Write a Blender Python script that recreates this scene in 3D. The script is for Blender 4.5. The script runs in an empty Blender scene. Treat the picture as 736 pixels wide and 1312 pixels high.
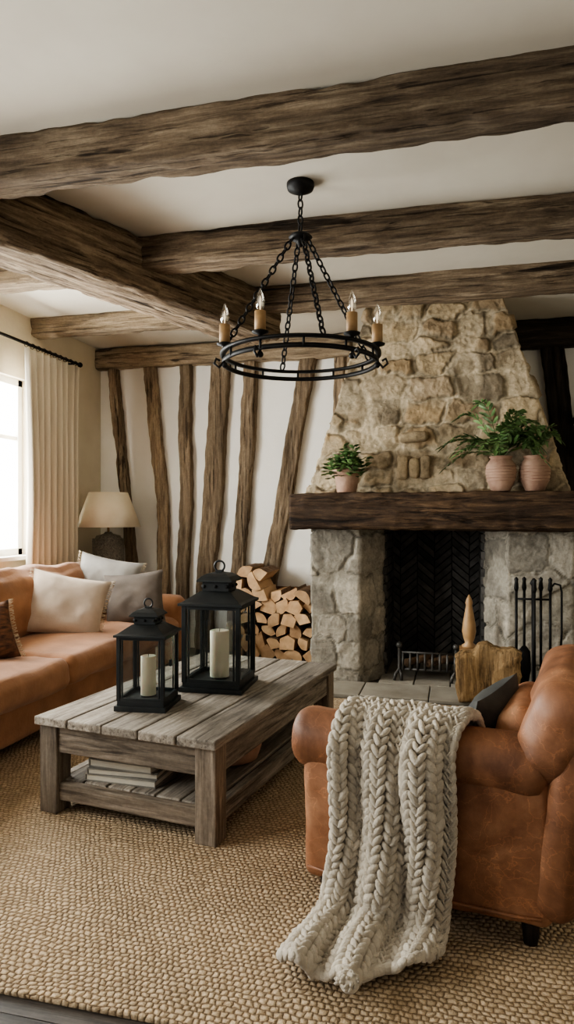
import bpy, bmesh, math, random
import numpy as np
from mathutils import Vector, Matrix, noise
random.seed(7); np.random.seed(7)
R=math.radians
def S(r,g,b):
    f=lambda c:(c/255/12.92) if c/255<=0.04045 else ((c/255+0.055)/1.055)**2.4
    return (f(r),f(g),f(b),1)
def N3(x,y,z): return noise.noise(Vector((x,y,z)))

# ------------------------------------------------------------ materials
def newmat(name):
    m=bpy.data.materials.new(name); m.use_nodes=True
    nt=m.node_tree; b=nt.nodes['Principled BSDF']
    return m,nt,b
def link(nt,a,b): nt.links.new(a,b)
def coords(nt,scale,rndoff=True):
    tc=nt.nodes.new('ShaderNodeTexCoord'); mp=nt.nodes.new('ShaderNodeMapping')
    mp.inputs['Scale'].default_value=scale
    link(nt,tc.outputs['Object'],mp.inputs['Vector'])
    if rndoff:
        at=nt.nodes.new('ShaderNodeAttribute'); at.attribute_name='rnd'
        vm=nt.nodes.new('ShaderNodeVectorMath'); vm.operation='SCALE'
        vm.inputs[0].default_value=(37,53,71); link(nt,at.outputs['Fac'],vm.inputs['Scale'])
        link(nt,vm.outputs[0],mp.inputs['Location'])
    return mp.outputs['Vector']
def ntex(nt,vec,scale,detail=6,rough=.55,dist=0):
    n=nt.nodes.new('ShaderNodeTexNoise'); n.inputs['Scale'].default_value=scale
    n.inputs['Detail'].default_value=detail; n.inputs['Roughness'].default_value=rough
    n.inputs['Distortion'].default_value=dist
    link(nt,vec,n.inputs['Vector']); return n.outputs['Fac']
def ramp(nt,fac,stops):
    r=nt.nodes.new('ShaderNodeValToRGB'); cr=r.color_ramp
    while len(cr.elements)<len(stops): cr.elements.new(.5)
    for e,(p,c) in zip(cr.elements,stops): e.position=p; e.color=c
    link(nt,fac,r.inputs['Fac']); return r.outputs['Color']
def mixc(nt,fac,a,b,mode='MIX'):
    m=nt.nodes.new('ShaderNodeMix'); m.data_type='RGBA'; m.blend_type=mode
    for s,v in ((m.inputs[0],fac),(m.inputs[6],a),(m.inputs[7],b)):
        if hasattr(v,'is_linked'): link(nt,v,s)
        else: s.default_value=v
    return m.outputs[2]
def math_(nt,op,a,b=None,clamp=False):
    m=nt.nodes.new('ShaderNodeMath'); m.operation=op; m.use_clamp=clamp
    for i,v in enumerate((a,b)):
        if v is None: continue
        if hasattr(v,'is_linked'): link(nt,v,m.inputs[i])
        else: m.inputs[i].default_value=v
    return m.outputs[0]
def bump(nt,b,h,strength,dist):
    bp=nt.nodes.new('ShaderNodeBump'); bp.inputs['Strength'].default_value=strength
    bp.inputs['Distance'].default_value=dist; link(nt,h,bp.inputs['Height'])
    link(nt,bp.outputs['Normal'],b.inputs['Normal'])
def rndmul(nt,col,amt):
    at=nt.nodes.new('ShaderNodeAttribute'); at.attribute_name='rnd'
    v=math_(nt,'MULTIPLY',at.outputs['Fac'],amt)
    v=math_(nt,'ADD',v,1-amt/2)
    cb=nt.nodes.new('ShaderNodeCombineColor')
    for i in range(3): link(nt,v,cb.inputs[i])
    return mixc(nt,1.0,col,cb.outputs[0],'MULTIPLY')
def gen(name,c1,c2,nscale=5,rough=.7,bs=.3,bd=.01,bscale=None,scale=(1,1,1),metallic=0,rnd=0,sheen=0,detail=6,lo=.3,hi=.7):
    m,nt,b=newmat(name); v=coords(nt,scale)
    f=ntex(nt,v,nscale,detail); col=ramp(nt,f,[(lo,c1),(hi,c2)])
    if rnd: col=rndmul(nt,col,rnd)
    link(nt,col,b.inputs['Base Color'])
    b.inputs['Roughness'].default_value=rough; b.inputs['Metallic'].default_value=metallic
    b.inputs['Sheen Weight'].default_value=sheen
    if bs: bump(nt,b,ntex(nt,v,bscale or nscale*4,4),bs,bd)
    return m
def wood(name,dark,mid,light,axis='X',rough=.75,bs=.6,bd=.01,rnd=.3,g=1.0,crack=.55):
    m,nt,b=newmat(name)
    sc=lambda q:{'X':(q,1,1),'Y':(1,q,1),'Z':(1,1,q)}[axis]
    v=coords(nt,sc(.09)); v2=coords(nt,(1,1,1)); v3=coords(nt,sc(.035)); v4=coords(nt,sc(.22))
    f1=ntex(nt,v,26*g,9,.7,.4); f2=ntex(nt,v4,3.0*g,5); f3=ntex(nt,v,9*g,5,.6,1.0)
    f4=ntex(nt,v3,48*g,4,.6,.3); f5=ntex(nt,v2,60,4,.7)
    col=ramp(nt,f1,[(.30,dark),(.5,mid),(.70,light)])
    blot=ramp(nt,f2,[(.32,(.5,.49,.48,1)),(.65,(1.22,1.22,1.22,1))])
    col=mixc(nt,.85,col,blot,'MULTIPLY')
    ck=ramp(nt,f3,[(.335,(.12,.10,.09,1)),(.385,(1,1,1,1))])
    col=mixc(nt,crack,col,ck,'MULTIPLY')
    ck2=ramp(nt,f4,[(.36,(.30,.27,.25,1)),(.43,(1,1,1,1))])
    col=mixc(nt,crack,col,ck2,'MULTIPLY')
    sp=ramp(nt,f5,[(.3,(.75,.75,.75,1)),(.7,(1.2,1.2,1.2,1))])
    col=mixc(nt,.6,col,sp,'MULTIPLY')
    if rnd: col=rndmul(nt,col,rnd)
    link(nt,col,b.inputs['Base Color']); b.inputs['Roughness'].default_value=rough
    b.inputs['Specular IOR Level'].default_value=.3
    h=math_(nt,'ADD',math_(nt,'MULTIPLY',f1,.8),math_(nt,'MULTIPLY',math_(nt,'MINIMUM',f3,.40),3.0))
    h=math_(nt,'ADD',h,math_(nt,'MULTIPLY',math_(nt,'MINIMUM',f4,.44),1.6))
    bump(nt,b,h,bs,bd); return m

M={}
M['beamX']=wood('aged_oak_x',S(72,59,48),S(128,110,90),S(176,158,134),axis='X',bs=.9,bd=.026,crack=.9,rough=.92)
M['beamZ']=wood('aged_oak_z',S(84,71,58),S(142,123,101),S(180,162,138),axis='Z',bs=.9,bd=.022,crack=.85,rough=.92)
M['beamLit']=wood('window_lit_oak_x',S(102,88,73),S(156,138,115),S(192,175,151),axis='X',bs=.9,bd=.02,crack=.8,rough=.92)  # lighter copy of the beam oak: window light painted into its colour
M['mantel']=wood('mantel_oak',S(38,28,21),S(90,69,51),S(142,114,87),axis='X',crack=.85,bs=.9,bd=.028,rough=.8)
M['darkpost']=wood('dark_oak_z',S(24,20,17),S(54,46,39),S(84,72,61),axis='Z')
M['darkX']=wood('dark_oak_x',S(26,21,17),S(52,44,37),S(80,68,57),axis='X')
M['tblY']=wood('weathered_grey_y',S(92,84,76),S(148,138,126),S(184,175,163),axis='Y',g=1.4,crack=.65,rnd=.35,bd=.007)
M['tblX']=wood('weathered_grey_x',S(84,73,63),S(138,124,109),S(174,160,144),axis='X',g=1.4,crack=.5,rnd=.3,bd=.007)
M['tblZ']=wood('weathered_grey_z',S(84,73,63),S(138,124,109),S(174,160,144),axis='Z',g=1.4,crack=.5,rnd=.3,bd=.007)
M['plaster']=gen('plaster_white',S(246,242,234),S(250,247,241),3,.9,.15,.01,30)
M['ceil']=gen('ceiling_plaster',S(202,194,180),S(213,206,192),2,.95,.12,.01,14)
M['cream']=gen('plaster_cream',S(220,209,188),S(232,222,202),3,.9,.15,.01,30)
M['floor']=wood('dark_floorboards',S(38,34,32),S(66,60,56),S(92,86,80),axis='X',rough=.5,rnd=.4,bd=.003)
M['black']=gen('black_iron',S(20,20,20),S(36,34,33),14,.55,.2,.002,metallic=.6)
M['pewter']=gen('worn_iron',S(58,56,54),S(92,89,85),14,.5,.2,.002,metallic=.5)
M['lantern']=gen('lantern_painted_metal',S(21,23,24),S(38,41,41),12,.5,.25,.002,metallic=.2)
M['soot']=gen('sooty_brick',S(54,52,50),S(98,94,90),9,.75,.4,.006,30,rnd=.9)
M['sootd']=gen('soot_black',S(16,15,15),S(30,28,27),9,.9,.4,.006,30)
M['candle']=gen('candle_wax',S(232,220,190),S(242,232,206),3,.5,.05,.002)
M['candle'].node_tree.nodes['Principled BSDF'].inputs['Subsurface Weight'].default_value=.2
M['terracotta']=gen('terracotta',S(142,108,90),S(184,153,132),7,.85,.5,.006,40)
M['soil']=gen('soil',S(30,20,14),S(50,36,26),20,.95)
M['leaf']=gen('leaf_green',S(62,92,50),S(120,148,92),6,.45,.2,.002,rnd=.7)
M['suede']=gen('caramel_suede',S(146,101,70),S(182,133,98),5,.85,.4,.005,50,sheen=.2)
M['pillow_cream']=gen('cream_linen',S(190,172,154),S(214,198,182),6,.9,.4,.003,150)
M['pillow_grey']=gen('taupe_linen',S(84,76,70),S(112,102,94),6,.9,.4,.003,150)
M['pillow_pale']=gen('pale_grey_linen',S(140,137,133),S(172,167,161),5,.9,.4,.003,150)
M['pillow_char']=gen('charcoal_linen',S(56,57,56),S(84,83,80),6,.9,.4,.003,150)
M['pillow_kilim']=gen('kilim_cloth',S(56,38,28),S(130,88,62),18,.9,.4,.003,80,scale=(1,1,3))
M['fringe']=gen('fringe_cord',S(190,170,144),S(214,196,170),20,.9)
M['curtain']=gen('linen_curtain',S(210,200,182),S(228,219,202),4,.9,.25,.002,180,scale=(1,1,.2))
M['shade']=gen('lampshade_linen',S(238,224,200),S(246,235,214),8,.9,.3,.002,200)
M['ceramic']=gen('woven_ceramic',S(84,79,72),S(150,142,130),60,.7,.8,.008,70)
M['bark']=gen('log_bark',S(80,60,46),S(140,112,86),16,.9,.7,.01)
M['cut']=gen('split_log_wood',S(178,138,100),S(222,186,144),9,.8,.35,.004,40,rnd=.4,scale=(1,.3,1))
M['hearth']=gen('hearth_flagstone',S(136,128,114),S(172,164,150),4,.8,.4,.006,22,rnd=.2)
M['bookp']=gen('book_cloth',S(120,116,108),S(156,150,140),6,.8,rnd=.6)
M['page']=gen('paper',S(200,192,176),S(216,208,192),30,.9,scale=(1,1,10))
M['finialwood']=gen('turned_beech',S(150,114,78),S(184,148,106),8,.5,.1,.002)
M['brass']=gen('aged_candle_sleeve',S(136,104,68),S(176,142,100),10,.55,.1,.002,metallic=.1)
M['white']=gen('painted_frame',S(222,220,214),S(234,232,226),4,.6,.05,.002)
M['knit']=gen('chunky_wool',S(178,166,149),S(216,206,190),12,.95,.9,.006,130,scale=(1,1,1),sheen=.3,rnd=.15)
M['darkmetal']=gen('dark_rod',S(26,24,23),S(44,40,38),10,.5,.1,.002,metallic=.6)
def leather(name,a,b_,c):
    m,nt,b=newmat(name); v=coords(nt,(1,1,1))
    col=ramp(nt,ntex(nt,v,4,8,.6,.5),[(.3,a),(.52,b_),(.75,c)])
    nv=nt.nodes.new('ShaderNodeTexNoise'); nv.inputs['Scale'].default_value=5; nv.inputs['Detail'].default_value=6; link(nt,v,nv.inputs['Vector'])
    va=nt.nodes.new('ShaderNodeVectorMath'); va.operation='ADD'; link(nt,v,va.inputs[0]); link(nt,nv.outputs['Color'],va.inputs[1])
    ds=[]
    for sc_,wdt,hi in ((4,.022,2.0),(11,.03,1.4)):
        vo=nt.nodes.new('ShaderNodeTexVoronoi'); vo.feature='DISTANCE_TO_EDGE'; vo.inputs['Scale'].default_value=sc_
        link(nt,va.outputs[0],vo.inputs['Vector'])
        cr=ramp(nt,vo.outputs['Distance'],[(0,(hi,hi*.93,hi*.85,1)),(wdt,(1,1,1,1))])
        col=mixc(nt,.45,col,cr,'MULTIPLY'); ds.append(vo.outputs['Distance'])
    sp=ramp(nt,ntex(nt,v,16,6,.6),[(.32,(.80,.78,.76,1)),(.6,(1.06,1.06,1.06,1))])
    col=mixc(nt,.7,col,sp,'MULTIPLY')
    link(nt,col,b.inputs['Base Color']); b.inputs['Roughness'].default_value=.5
    b.inputs['Specular IOR Level'].default_value=.4
    h=math_(nt,'ADD',math_(nt,'MULTIPLY',ntex(nt,v,140,3),.25),math_(nt,'MULTIPLY',math_(nt,'MINIMUM',ds[0],.02),18))
    h=math_(nt,'ADD',h,math_(nt,'MULTIPLY',math_(nt,'MINIMUM',ds[1],.02),8))
    bump(nt,b,h,.35,.003); return m
M['leather']=leather('tan_leather',S(106,70,50),S(150,104,76),S(184,138,106))
def stonemat():
    m,nt,b=newmat('rubble_stone'); v=coords(nt,(1,1,1),False)
    at=nt.nodes.new('ShaderNodeAttribute'); at.attribute_name='Col'
    f=ntex(nt,v,7,9,.7); g=ntex(nt,v,34,7,.75)
    a=ramp(nt,f,[(.3,(.62,.60,.56,1)),(.5,(.98,.97,.94,1)),(.7,(1.22,1.20,1.15,1))])
    c=mixc(nt,.9,at.outputs['Color'],a,'MULTIPLY')
    a2=ramp(nt,g,[(.3,(.64,.62,.60,1)),(.6,(1.12,1.12,1.12,1))])
    c=mixc(nt,.8,c,a2,'MULTIPLY')
    link(nt,c,b.inputs['Base Color']); b.inputs['Roughness'].default_value=.95
    b.inputs['Specular IOR Level'].default_value=.2
    bump(nt,b,math_(nt,'ADD',f,math_(nt,'MULTIPLY',g,.6)),.9,.03); return m
M['stone']=stonemat()
def jute():
    m,nt,b=newmat('jute_boucle_weave'); v=coords(nt,(1,1,1),False)
    nz=nt.nodes.new('ShaderNodeTexNoise'); nz.inputs['Scale'].default_value=24; nz.inputs['Detail'].default_value=3
    link(nt,v,nz.inputs['Vector'])
    sc=nt.nodes.new('ShaderNodeVectorMath'); sc.operation='SCALE'; link(nt,nz.outputs['Color'],sc.inputs[0]); sc.inputs['Scale'].default_value=.026
    ad=nt.nodes.new('ShaderNodeVectorMath'); ad.operation='ADD'; link(nt,v,ad.inputs[0]); link(nt,sc.outputs[0],ad.inputs[1])
    nz2=nt.nodes.new('ShaderNodeTexNoise'); nz2.inputs['Scale'].default_value=2.5; nz2.inputs['Detail'].default_value=2
    link(nt,v,nz2.inputs['Vector'])
    sc2=nt.nodes.new('ShaderNodeVectorMath'); sc2.operation='SCALE'; link(nt,nz2.outputs['Color'],sc2.inputs[0]); sc2.inputs['Scale'].default_value=.07
    ad2=nt.nodes.new('ShaderNodeVectorMath'); ad2.operation='ADD'; link(nt,ad.outputs[0],ad2.inputs[0]); link(nt,sc2.outputs[0],ad2.inputs[1])
    sp=nt.nodes.new('ShaderNodeSeparateXYZ'); link(nt,ad2.outputs[0],sp.inputs[0])
    vv=math_(nt,'MULTIPLY',sp.outputs['Y'],48); uu=math_(nt,'MULTIPLY',sp.outputs['X'],42)
    row=math_(nt,'FLOOR',vv); off=math_(nt,'MULTIPLY',row,.5)
    u2=math_(nt,'ADD',uu,off)
    a=math_(nt,'ABSOLUTE',math_(nt,'SINE',math_(nt,'MULTIPLY',u2,math.pi)))
    c=math_(nt,'ABSOLUTE',math_(nt,'SINE',math_(nt,'MULTIPLY',vv,math.pi)))
    h=math_(nt,'POWER',math_(nt,'MULTIPLY',a,c),.5)
    cb=nt.nodes.new('ShaderNodeCombineXYZ'); link(nt,math_(nt,'FLOOR',u2),cb.inputs[0]); link(nt,row,cb.inputs[1])
    wn=nt.nodes.new('ShaderNodeTexWhiteNoise'); wn.noise_dimensions='2D'; link(nt,cb.outputs[0],wn.inputs['Vector'])
    fib=ntex(nt,v,170,4,.6)
    col=ramp(nt,h,[(.0,S(124,102,79)),(.35,S(176,152,123)),(.85,S(210,189,160))])
    kr=ramp(nt,wn.outputs['Value'],[(0,(.86,.84,.81,1)),(1,(1.10,1.10,1.10,1))])
    col=mixc(nt,1.0,col,kr,'MULTIPLY')
    big=ramp(nt,ntex(nt,v,3,4),[(.3,(.86,.85,.83,1)),(.7,(1.08,1.06,1.04,1))])
    col=mixc(nt,1.0,col,big,'MULTIPLY')
    fb=ramp(nt,fib,[(.3,(.76,.73,.70,1)),(.7,(1.16,1.16,1.16,1))])
    col=mixc(nt,1.0,col,fb,'MULTIPLY')
    link(nt,col,b.inputs['Base Color']); b.inputs['Roughness'].default_value=.95
    hh=math_(nt,'ADD',h,math_(nt,'MULTIPLY',fib,.5)); hh=math_(nt,'ADD',hh,math_(nt,'MULTIPLY',wn.outputs['Value'],.3))
    bump(nt,b,hh,1.0,.010); return m
M['jute']=jute()
def glassmat(name,fac=.1,tint=(1,1,1,1)):
    m=bpy.data.materials.new(name); m.use_nodes=True; nt=m.node_tree
    nt.nodes.remove(nt.nodes['Principled BSDF']); o=nt.nodes['Material Output']
    t=nt.nodes.new('ShaderNodeBsdfTransparent'); t.inputs[0].default_value=tint
    g=nt.nodes.new('ShaderNodeBsdfGlossy'); g.inputs['Roughness'].default_value=.03
    x=nt.nodes.new('ShaderNodeMixShader'); x.inputs[0].default_value=fac
    link(nt,t.outputs[0],x.inputs[1]); link(nt,g.outputs[0],x.inputs[2]); link(nt,x.outputs[0],o.inputs[0]); return m
M['glass']=glassmat('clear_glass',.08,(.93,.95,.95,1))
M['bulb']=glassmat('bulb_glass',.35,(.9,.86,.8,1))
def emis(name,col,s):
    m,nt,b=newmat(name); b.inputs['Base Color'].default_value=col
    b.inputs['Emission Color'].default_value=col; b.inputs['Emission Strength'].default_value=s; return m
M['filament']=emis('bulb_filament',(1,.85,.6,1),1.2)

# ------------------------------------------------------------ mesh builder
class MB:
    def __init__(s): s.v=[];s.f=[];s.mi=[];s.sm=[];s.rd=[];s.mats=[]
    def mid(s,m):
        if m not in s.mats: s.mats.append(m)
        return s.mats.index(m)
    def add(s,vs,fs,mat,smooth=False,T=None,rnd=None):
        o=len(s.v); rnd=random.random() if rnd is None else rnd; k=s.mid(mat)
        for p in vs:
            p=Vector(p); s.v.append(T@p if T is not None else p)
        for f in fs: s.f.append([i+o for i in f]); s.mi.append(k); s.sm.append(smooth); s.rd.append(rnd)
    def box(s,c,d,mat,T=None,rot=None,rnd=None):
        x,y,z=[q/2 for q in d]
        vs=[Vector((a*x,b*y,e*z)) for a in(-1,1) for b in(-1,1) for e in(-1,1)]
        if rot: 
            E=rot if isinstance(rot,Matrix) else Matrix.Rotation(rot,3,'Z'); vs=[E@p for p in vs]
        vs=[p+Vector(c) for p in vs]
        s.add(vs,[(0,1,3,2),(4,6,7,5),(0,4,5,1),(2,3,7,6),(0,2,6,4),(1,5,7,3)],mat,False,T,rnd)
    def lathe(s,prof,mat,c=(0,0,0),n=24,T=None,smooth=True,rnd=None,rot0=0):
        vs=[];fs=[];m=len(prof)
        for r,z in prof:
            for k in range(n):
                a=2*math.pi*k/n+rot0; vs.append((c[0]+r*math.cos(a),c[1]+r*math.sin(a),c[2]+z))
        for i in range(m-1):
            for k in range(n):
                fs.append((i*n+k,i*n+(k+1)%n,(i+1)*n+(k+1)%n,(i+1)*n+k))
        fs.append(tuple(range(n))[::-1]); fs.append(tuple((m-1)*n+k for k in range(n)))
        s.add(vs,fs,mat,smooth,T,rnd)
    def tube(s,pts,r,mat,n=8,closed=False,T=None,rnd=None):
        pts=[Vector(p) for p in pts]; L=len(pts); vs=[];fs=[]; up=None
        rs=r if hasattr(r,'__len__') else [r]*L
        for i,p in enumerate(pts):
            a=pts[(i-1)%L] if (closed or i>0) else p; b=pts[(i+1)%L] if (closed or i<L-1) else p
            t=(b-a).normalized()
            if up is None:
                up=t.orthogonal().normalized()
            up=(up-t*up.dot(t)); up=up.normalized() if up.length>1e-6 else t.orthogonal().normalized()
            w=t.cross(up)
            for k in range(n):
                q=2*math.pi*k/n; vs.append(p+up*math.cos(q)*rs[i]+w*math.sin(q)*rs[i])
        for i in range(L if closed else L-1):
            j=(i+1)%L
            for k in range(n): fs.append((i*n+k,i*n+(k+1)%n,j*n+(k+1)%n,j*n+k))
        if not closed: fs.append(tuple(range(n))[::-1]); fs.append(tuple((L-1)*n+k for k in range(n)))
        s.add(vs,fs,mat,True,T,rnd)
    def ell(s,c,A,B,C,mat,nu=10,nv=6,T=None,rnd=None):
        c=Vector(c);vs=[c+A];fs=[]
        for i in range(1,nv):
            th=math.pi*i/nv
            for k in range(nu):
                ph=2*math.pi*k/nu; vs.append(c+A*math.cos(th)+(B*math.cos(ph)+C*math.sin(ph))*math.sin(th))
        vs.append(c-A); e=len(vs)-1
        for k in range(nu):
            fs.append((0,1+k,1+(k+1)%nu)); fs.append((e,1+(nv-2)*nu+(k+1)%nu,1+(nv-2)*nu+k))
        for i in range(nv-2):
            for k in range(nu): fs.append((1+i*nu+k,1+(i+1)*nu+k,1+(i+1)*nu+(k+1)%nu,1+i*nu+(k+1)%nu))
        s.add(vs,fs,mat,True,T,rnd)
    def sph(s,c,r,mat,sz=1,nu=14,nv=8,T=None): s.ell(c,Vector((0,0,r*sz)),Vector((r,0,0)),Vector((0,r,0)),mat,nu,nv,T)
    def rbox(s,c,d,r,mat,puff=(0,0,0),T=None,rot=None,wr=0,m=8,rnd=None,wf=5):
        h=[q/2 for q in d]; r=min(r,min(h)*.999); sets=[]
        e=[math.tan(a*math.pi/4/4) for a in range(5)]
        for a in range(3):
            inn=h[a]-r
            L=sorted(set([round(-inn-r*t,6) for t in e]+[round(-inn+2*inn*i/m,6) for i in range(m+1)]+[round(inn+r*t,6) for t in e]))
            sets.append(L)
        c=Vector(c); E=None
        if rot is not None: E=rot if isinstance(rot,Matrix) else Matrix.Rotation(rot,3,'Z')
        seed=random.random()*50
        vs=[];fs=[]; idx={}
        def P(x,y,z):
            key=(round(x,5),round(y,5),round(z,5))
            if key in idx: return idx[key]
            p=(x,y,z); q=Vector([max(-(h[i]-r),min(h[i]-r,p[i])) for i in range(3)]); dd=Vector(p)-q
            w=q+dd.normalized()*r if dd.length>0 else q
            for i in range(3):
                if puff[i]:
                    j,k=[a for a in range(3) if a!=i]
                    w[i]+=puff[i]*(p[i]/h[i])*(1-(p[j]/h[j])**2)*(1-(p[k]/h[k])**2)
            if wr:
                n=noise.noise_vector(w*wf+Vector((seed,seed,0)))+noise.noise_vector(w*wf*2.7+Vector((seed,seed,9)))*.4; w=w+n*wr
            if E: w=E@w
            idx[key]=len(vs); vs.append(w+c); return idx[key]
        for a in range(3):
            j,k=[(1,2),(2,0),(0,1)][a]
            for sg in(-1,1):
                for u in range(len(sets[j])-1):
                    for w in range(len(sets[k])-1):
                        q=[]
                        for (du,dw) in((0,0),(1,0),(1,1),(0,1)):
                            p=[0,0,0]; p[a]=sg*h[a]; p[j]=sets[j][u+du]; p[k]=sets[k][w+dw]; q.append(P(*p))
                        fs.append(tuple(q) if sg>0 else tuple(q[::-1]))
        s.add(vs,fs,mat,True,T,rnd)
    def build(s,name,loc=(0,0,0),rotz=0,bevel=0,rot=None):
        me=bpy.data.meshes.new(name); me.from_pydata([tuple(p) for p in s.v],[],s.f); 
        for m in s.mats: me.materials.append(m)
        me.polygons.foreach_set('material_index',s.mi); me.polygons.foreach_set('use_smooth',s.sm)
        a=me.attributes.new('rnd','FLOAT','FACE'); a.data.foreach_set('value',s.rd)
        me.update(); ob=bpy.data.objects.new(name,me); bpy.context.scene.collection.objects.link(ob)
        ob.location=loc; ob.rotation_euler=rot if rot else (0,0,rotz)
        if bevel:
            b=ob.modifiers.new('b','BEVEL'); b.width=bevel; b.segments=2; b.limit_method='ANGLE'; b.angle_limit=R(40)
        return ob

# ------------------------------------------------------------ room shell
XL,XR,YB,YF,H=-3.78,2.7,6.72,-1.6,3.2
b=MB(); y=YF
b.box(((XL+XR)/2,(YB+YF)/2,-.06),(XR-XL+.4,YB-YF+.4,.08),M['floor'])
yy=YF-.1
while yy<YB+.1:
    b.box(((XL+XR)/2,yy+.08,-.011),(XR-XL+.3,.157,.022),M['floor']); yy+=.16
b.build('floor')
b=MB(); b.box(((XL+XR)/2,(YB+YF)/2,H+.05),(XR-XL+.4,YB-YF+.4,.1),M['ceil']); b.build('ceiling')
b=MB(); b.box(((XL+XR)/2,YB+.06,H/2),(XR-XL+.4,.12,H),M['plaster']); b.build('wall_back')
b=MB(); b.box((XR+.06,(YB+YF)/2,H/2),(.12,YB-YF,H),M['cream']); b.build('wall_right')
wins=[(3.25,5.42),(-.4,2.3)]; Z0,Z1=1.04,2.62
b=MB()
def wl(y0,y1,z0,z1): b.box((XL-.15,(y0+y1)/2,(z0+z1)/2),(.30,y1-y0,z1-z0),M['cream'])
wl(YF,YB,0,Z0); wl(YF,YB,Z1,H); wl(YF,-.4,Z0,Z1); wl(2.3,3.25,Z0,Z1); wl(5.42,YB,Z0,Z1)
b.build('wall_left')
for i,(y0,y1) in enumerate(wins):
    b=MB(); X=XL-.10; w=.06
    b.box((X,(y0+y1)/2,Z0+.03),(.08,y1-y0,w),M['white']); b.box((X,(y0+y1)/2,Z1-.03),(.08,y1-y0,w),M['white'])
    k=3
    for j in range(k+1):
        b.box((X,y0+.03+(y1-y0-.06)*j/k,(Z0+Z1)/2),(.08,w,Z1-Z0),M['white'])
    b.box((X,(y0+y1)/2,Z0+1.05),(.05,y1-y0,.035),M['white'])
    b.box((XL-.02,(y0+y1)/2,Z0-.015),(.22,y1-y0+.1,.035),M['white'])
    b.box((X,(y0+y1)/2,(Z0+Z1)/2),(.004,y1-y0,Z1-Z0),M['glass'])
    b.build('window_%d'%(i+1),bevel=.004)

# ------------------------------------------------------------ rough timber
def rough(name,pts,w,h,mat,wd=(0,1,0),hd=(0,0,1),loc=(0,0,0),rotz=0,amp=.014,seg=.028,exp=10,taper=1.0):
    pts=[Vector(p) for p in pts]; wd=Vector(wd);hd=Vector(hd)
    ds=[0]
    for i in range(1,len(pts)): ds.append(ds[-1]+(pts[i]-pts[i-1]).length)
    L=ds[-1]; nL=max(6,int(L/seg)); n=52; vs=[];fs=[]; sd=random.random()*100
    for i in range(nL+1):
        t=L*i/nL; p=Vector([np.interp(t,ds,[q[k] for q in pts]) for k in range(3)])
        sc=1+(taper-1)*i/nL
        wob=N3(t*.5+sd,3.1,0)*amp*.8
        for k in range(n):
            a=2*math.pi*(k+.5)/n; c_,s_=math.cos(a),math.sin(a)
            r=1/((abs(c_)**exp+abs(s_)**exp)**(1/exp))
            u=c_*r*w/2*sc; v=s_*r*h/2*sc
            edge=((abs(u)/(w/2))*(abs(v)/(h/2)))**2
            d=N3(t*.8+sd,u*3,v*3)*amp*.40+N3(t*3.2+sd,u*16,v*16)*amp*.32+N3(t*11,u*40+sd,v*40)*amp*.34
            d-=max(0,N3(t*6+sd,u*6+7,v*6)-.05)*amp*1.5*edge
            ck=N3(t*.8+sd*2,u*30,v*30)
            d-=max(0,ck-.25)*amp*1.9
            vs.append(p+wd*(u*(1+d/ (w*.5))+wob)+hd*(v*(1+d/(h*.5))))
    for i in range(nL):
        for k in range(n): fs.append((i*n+k,i*n+(k+1)%n,(i+1)*n+(k+1)%n,(i+1)*n+k))
    fs.append(tuple(range(n))[::-1]); fs.append(tuple(nL*n+k for k in range(n)))
    b=MB(); b.add(vs,fs,mat,True); ob=b.build(name,loc,rotz)
    return ob
def hbeam(name,x0,x1,yc,w,h,mat,z=None,amp=.02):
    z=H-h/2+.01 if z is None else z
    return rough(name,[(0,0,0),((x1-x0)/2,0,0),(x1-x0,0,0)],w,h,mat,loc=(x0,yc,z),amp=amp)
hbeam('ceiling_beam',XL,XR,2.88,.19,.225,M['beamX'])
hbeam('ceiling_beam',-2.0,XR,4.12,.20,.21,M['beamX'])
hbeam('ceiling_beam',-1.62,XR,5.22,.18,.2,M['beamX'])
hbeam('ceiling_beam',XL,-2.2,4.3,.2,.17,M['beamLit'])
hbeam('ceiling_beam',XL,-1.75,5.55,.18,.17,M['beamLit'])
p0=Vector((-2.99,2.02)); p1=Vector((-1.60,5.50)); dd=p1-p0
rough('main_ceiling_beam',[(0,0,0),(dd.length/2,0,0),(dd.length,0,0)],.42,.37,M['beamX'],loc=(p0.x,p0.y,H-.17),rotz=math.atan2(dd.y,dd.x),amp=.03)
hbeam('wall_plate_beam',XL,-1.0,YB-.05,.14,.22,M['beamLit'],z=H-.12)
def stud(xs,w,z0=0.0,z1=2.98,mat='beamZ',amp=.022,Y=None):
    zz=np.linspace(z0,z1,len(xs)); Y=YB-.035 if Y is None else Y
    return rough('wall_stud',[(x-xs[0],0,z) for x,z in zip(xs,zz)],w,.11,M[mat],wd=(1,0,0),hd=(0,1,0),loc=(xs[0],Y,0),amp=amp)
stud([-3.30,-3.36,-3.44,-3.52,-3.60],.11)
stud([-3.02,-3.02,-3.02,-3.10,-3.17],.13)
stud([-2.80,-2.79,-2.75,-2.77,-2.76],.13)
stud([-2.56,-2.54,-2.46,-2.42,-2.37],.20)
stud([-2.24,-2.20,-2.13,-2.08,-2.04],.14)
stud([-1.92,-1.85,-1.70,-1.58,-1.43],.17)
stud([-1.45,-1.32,-1.2,-1.12,-1.10],.16)
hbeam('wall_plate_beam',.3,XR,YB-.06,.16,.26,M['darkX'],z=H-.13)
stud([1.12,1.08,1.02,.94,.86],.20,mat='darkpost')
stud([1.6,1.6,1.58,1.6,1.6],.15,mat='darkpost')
b=MB()
for z in (1.95,2.25): b.box((1.32,6.5,z),(.62,.26,.035),M['darkX'])
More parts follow.
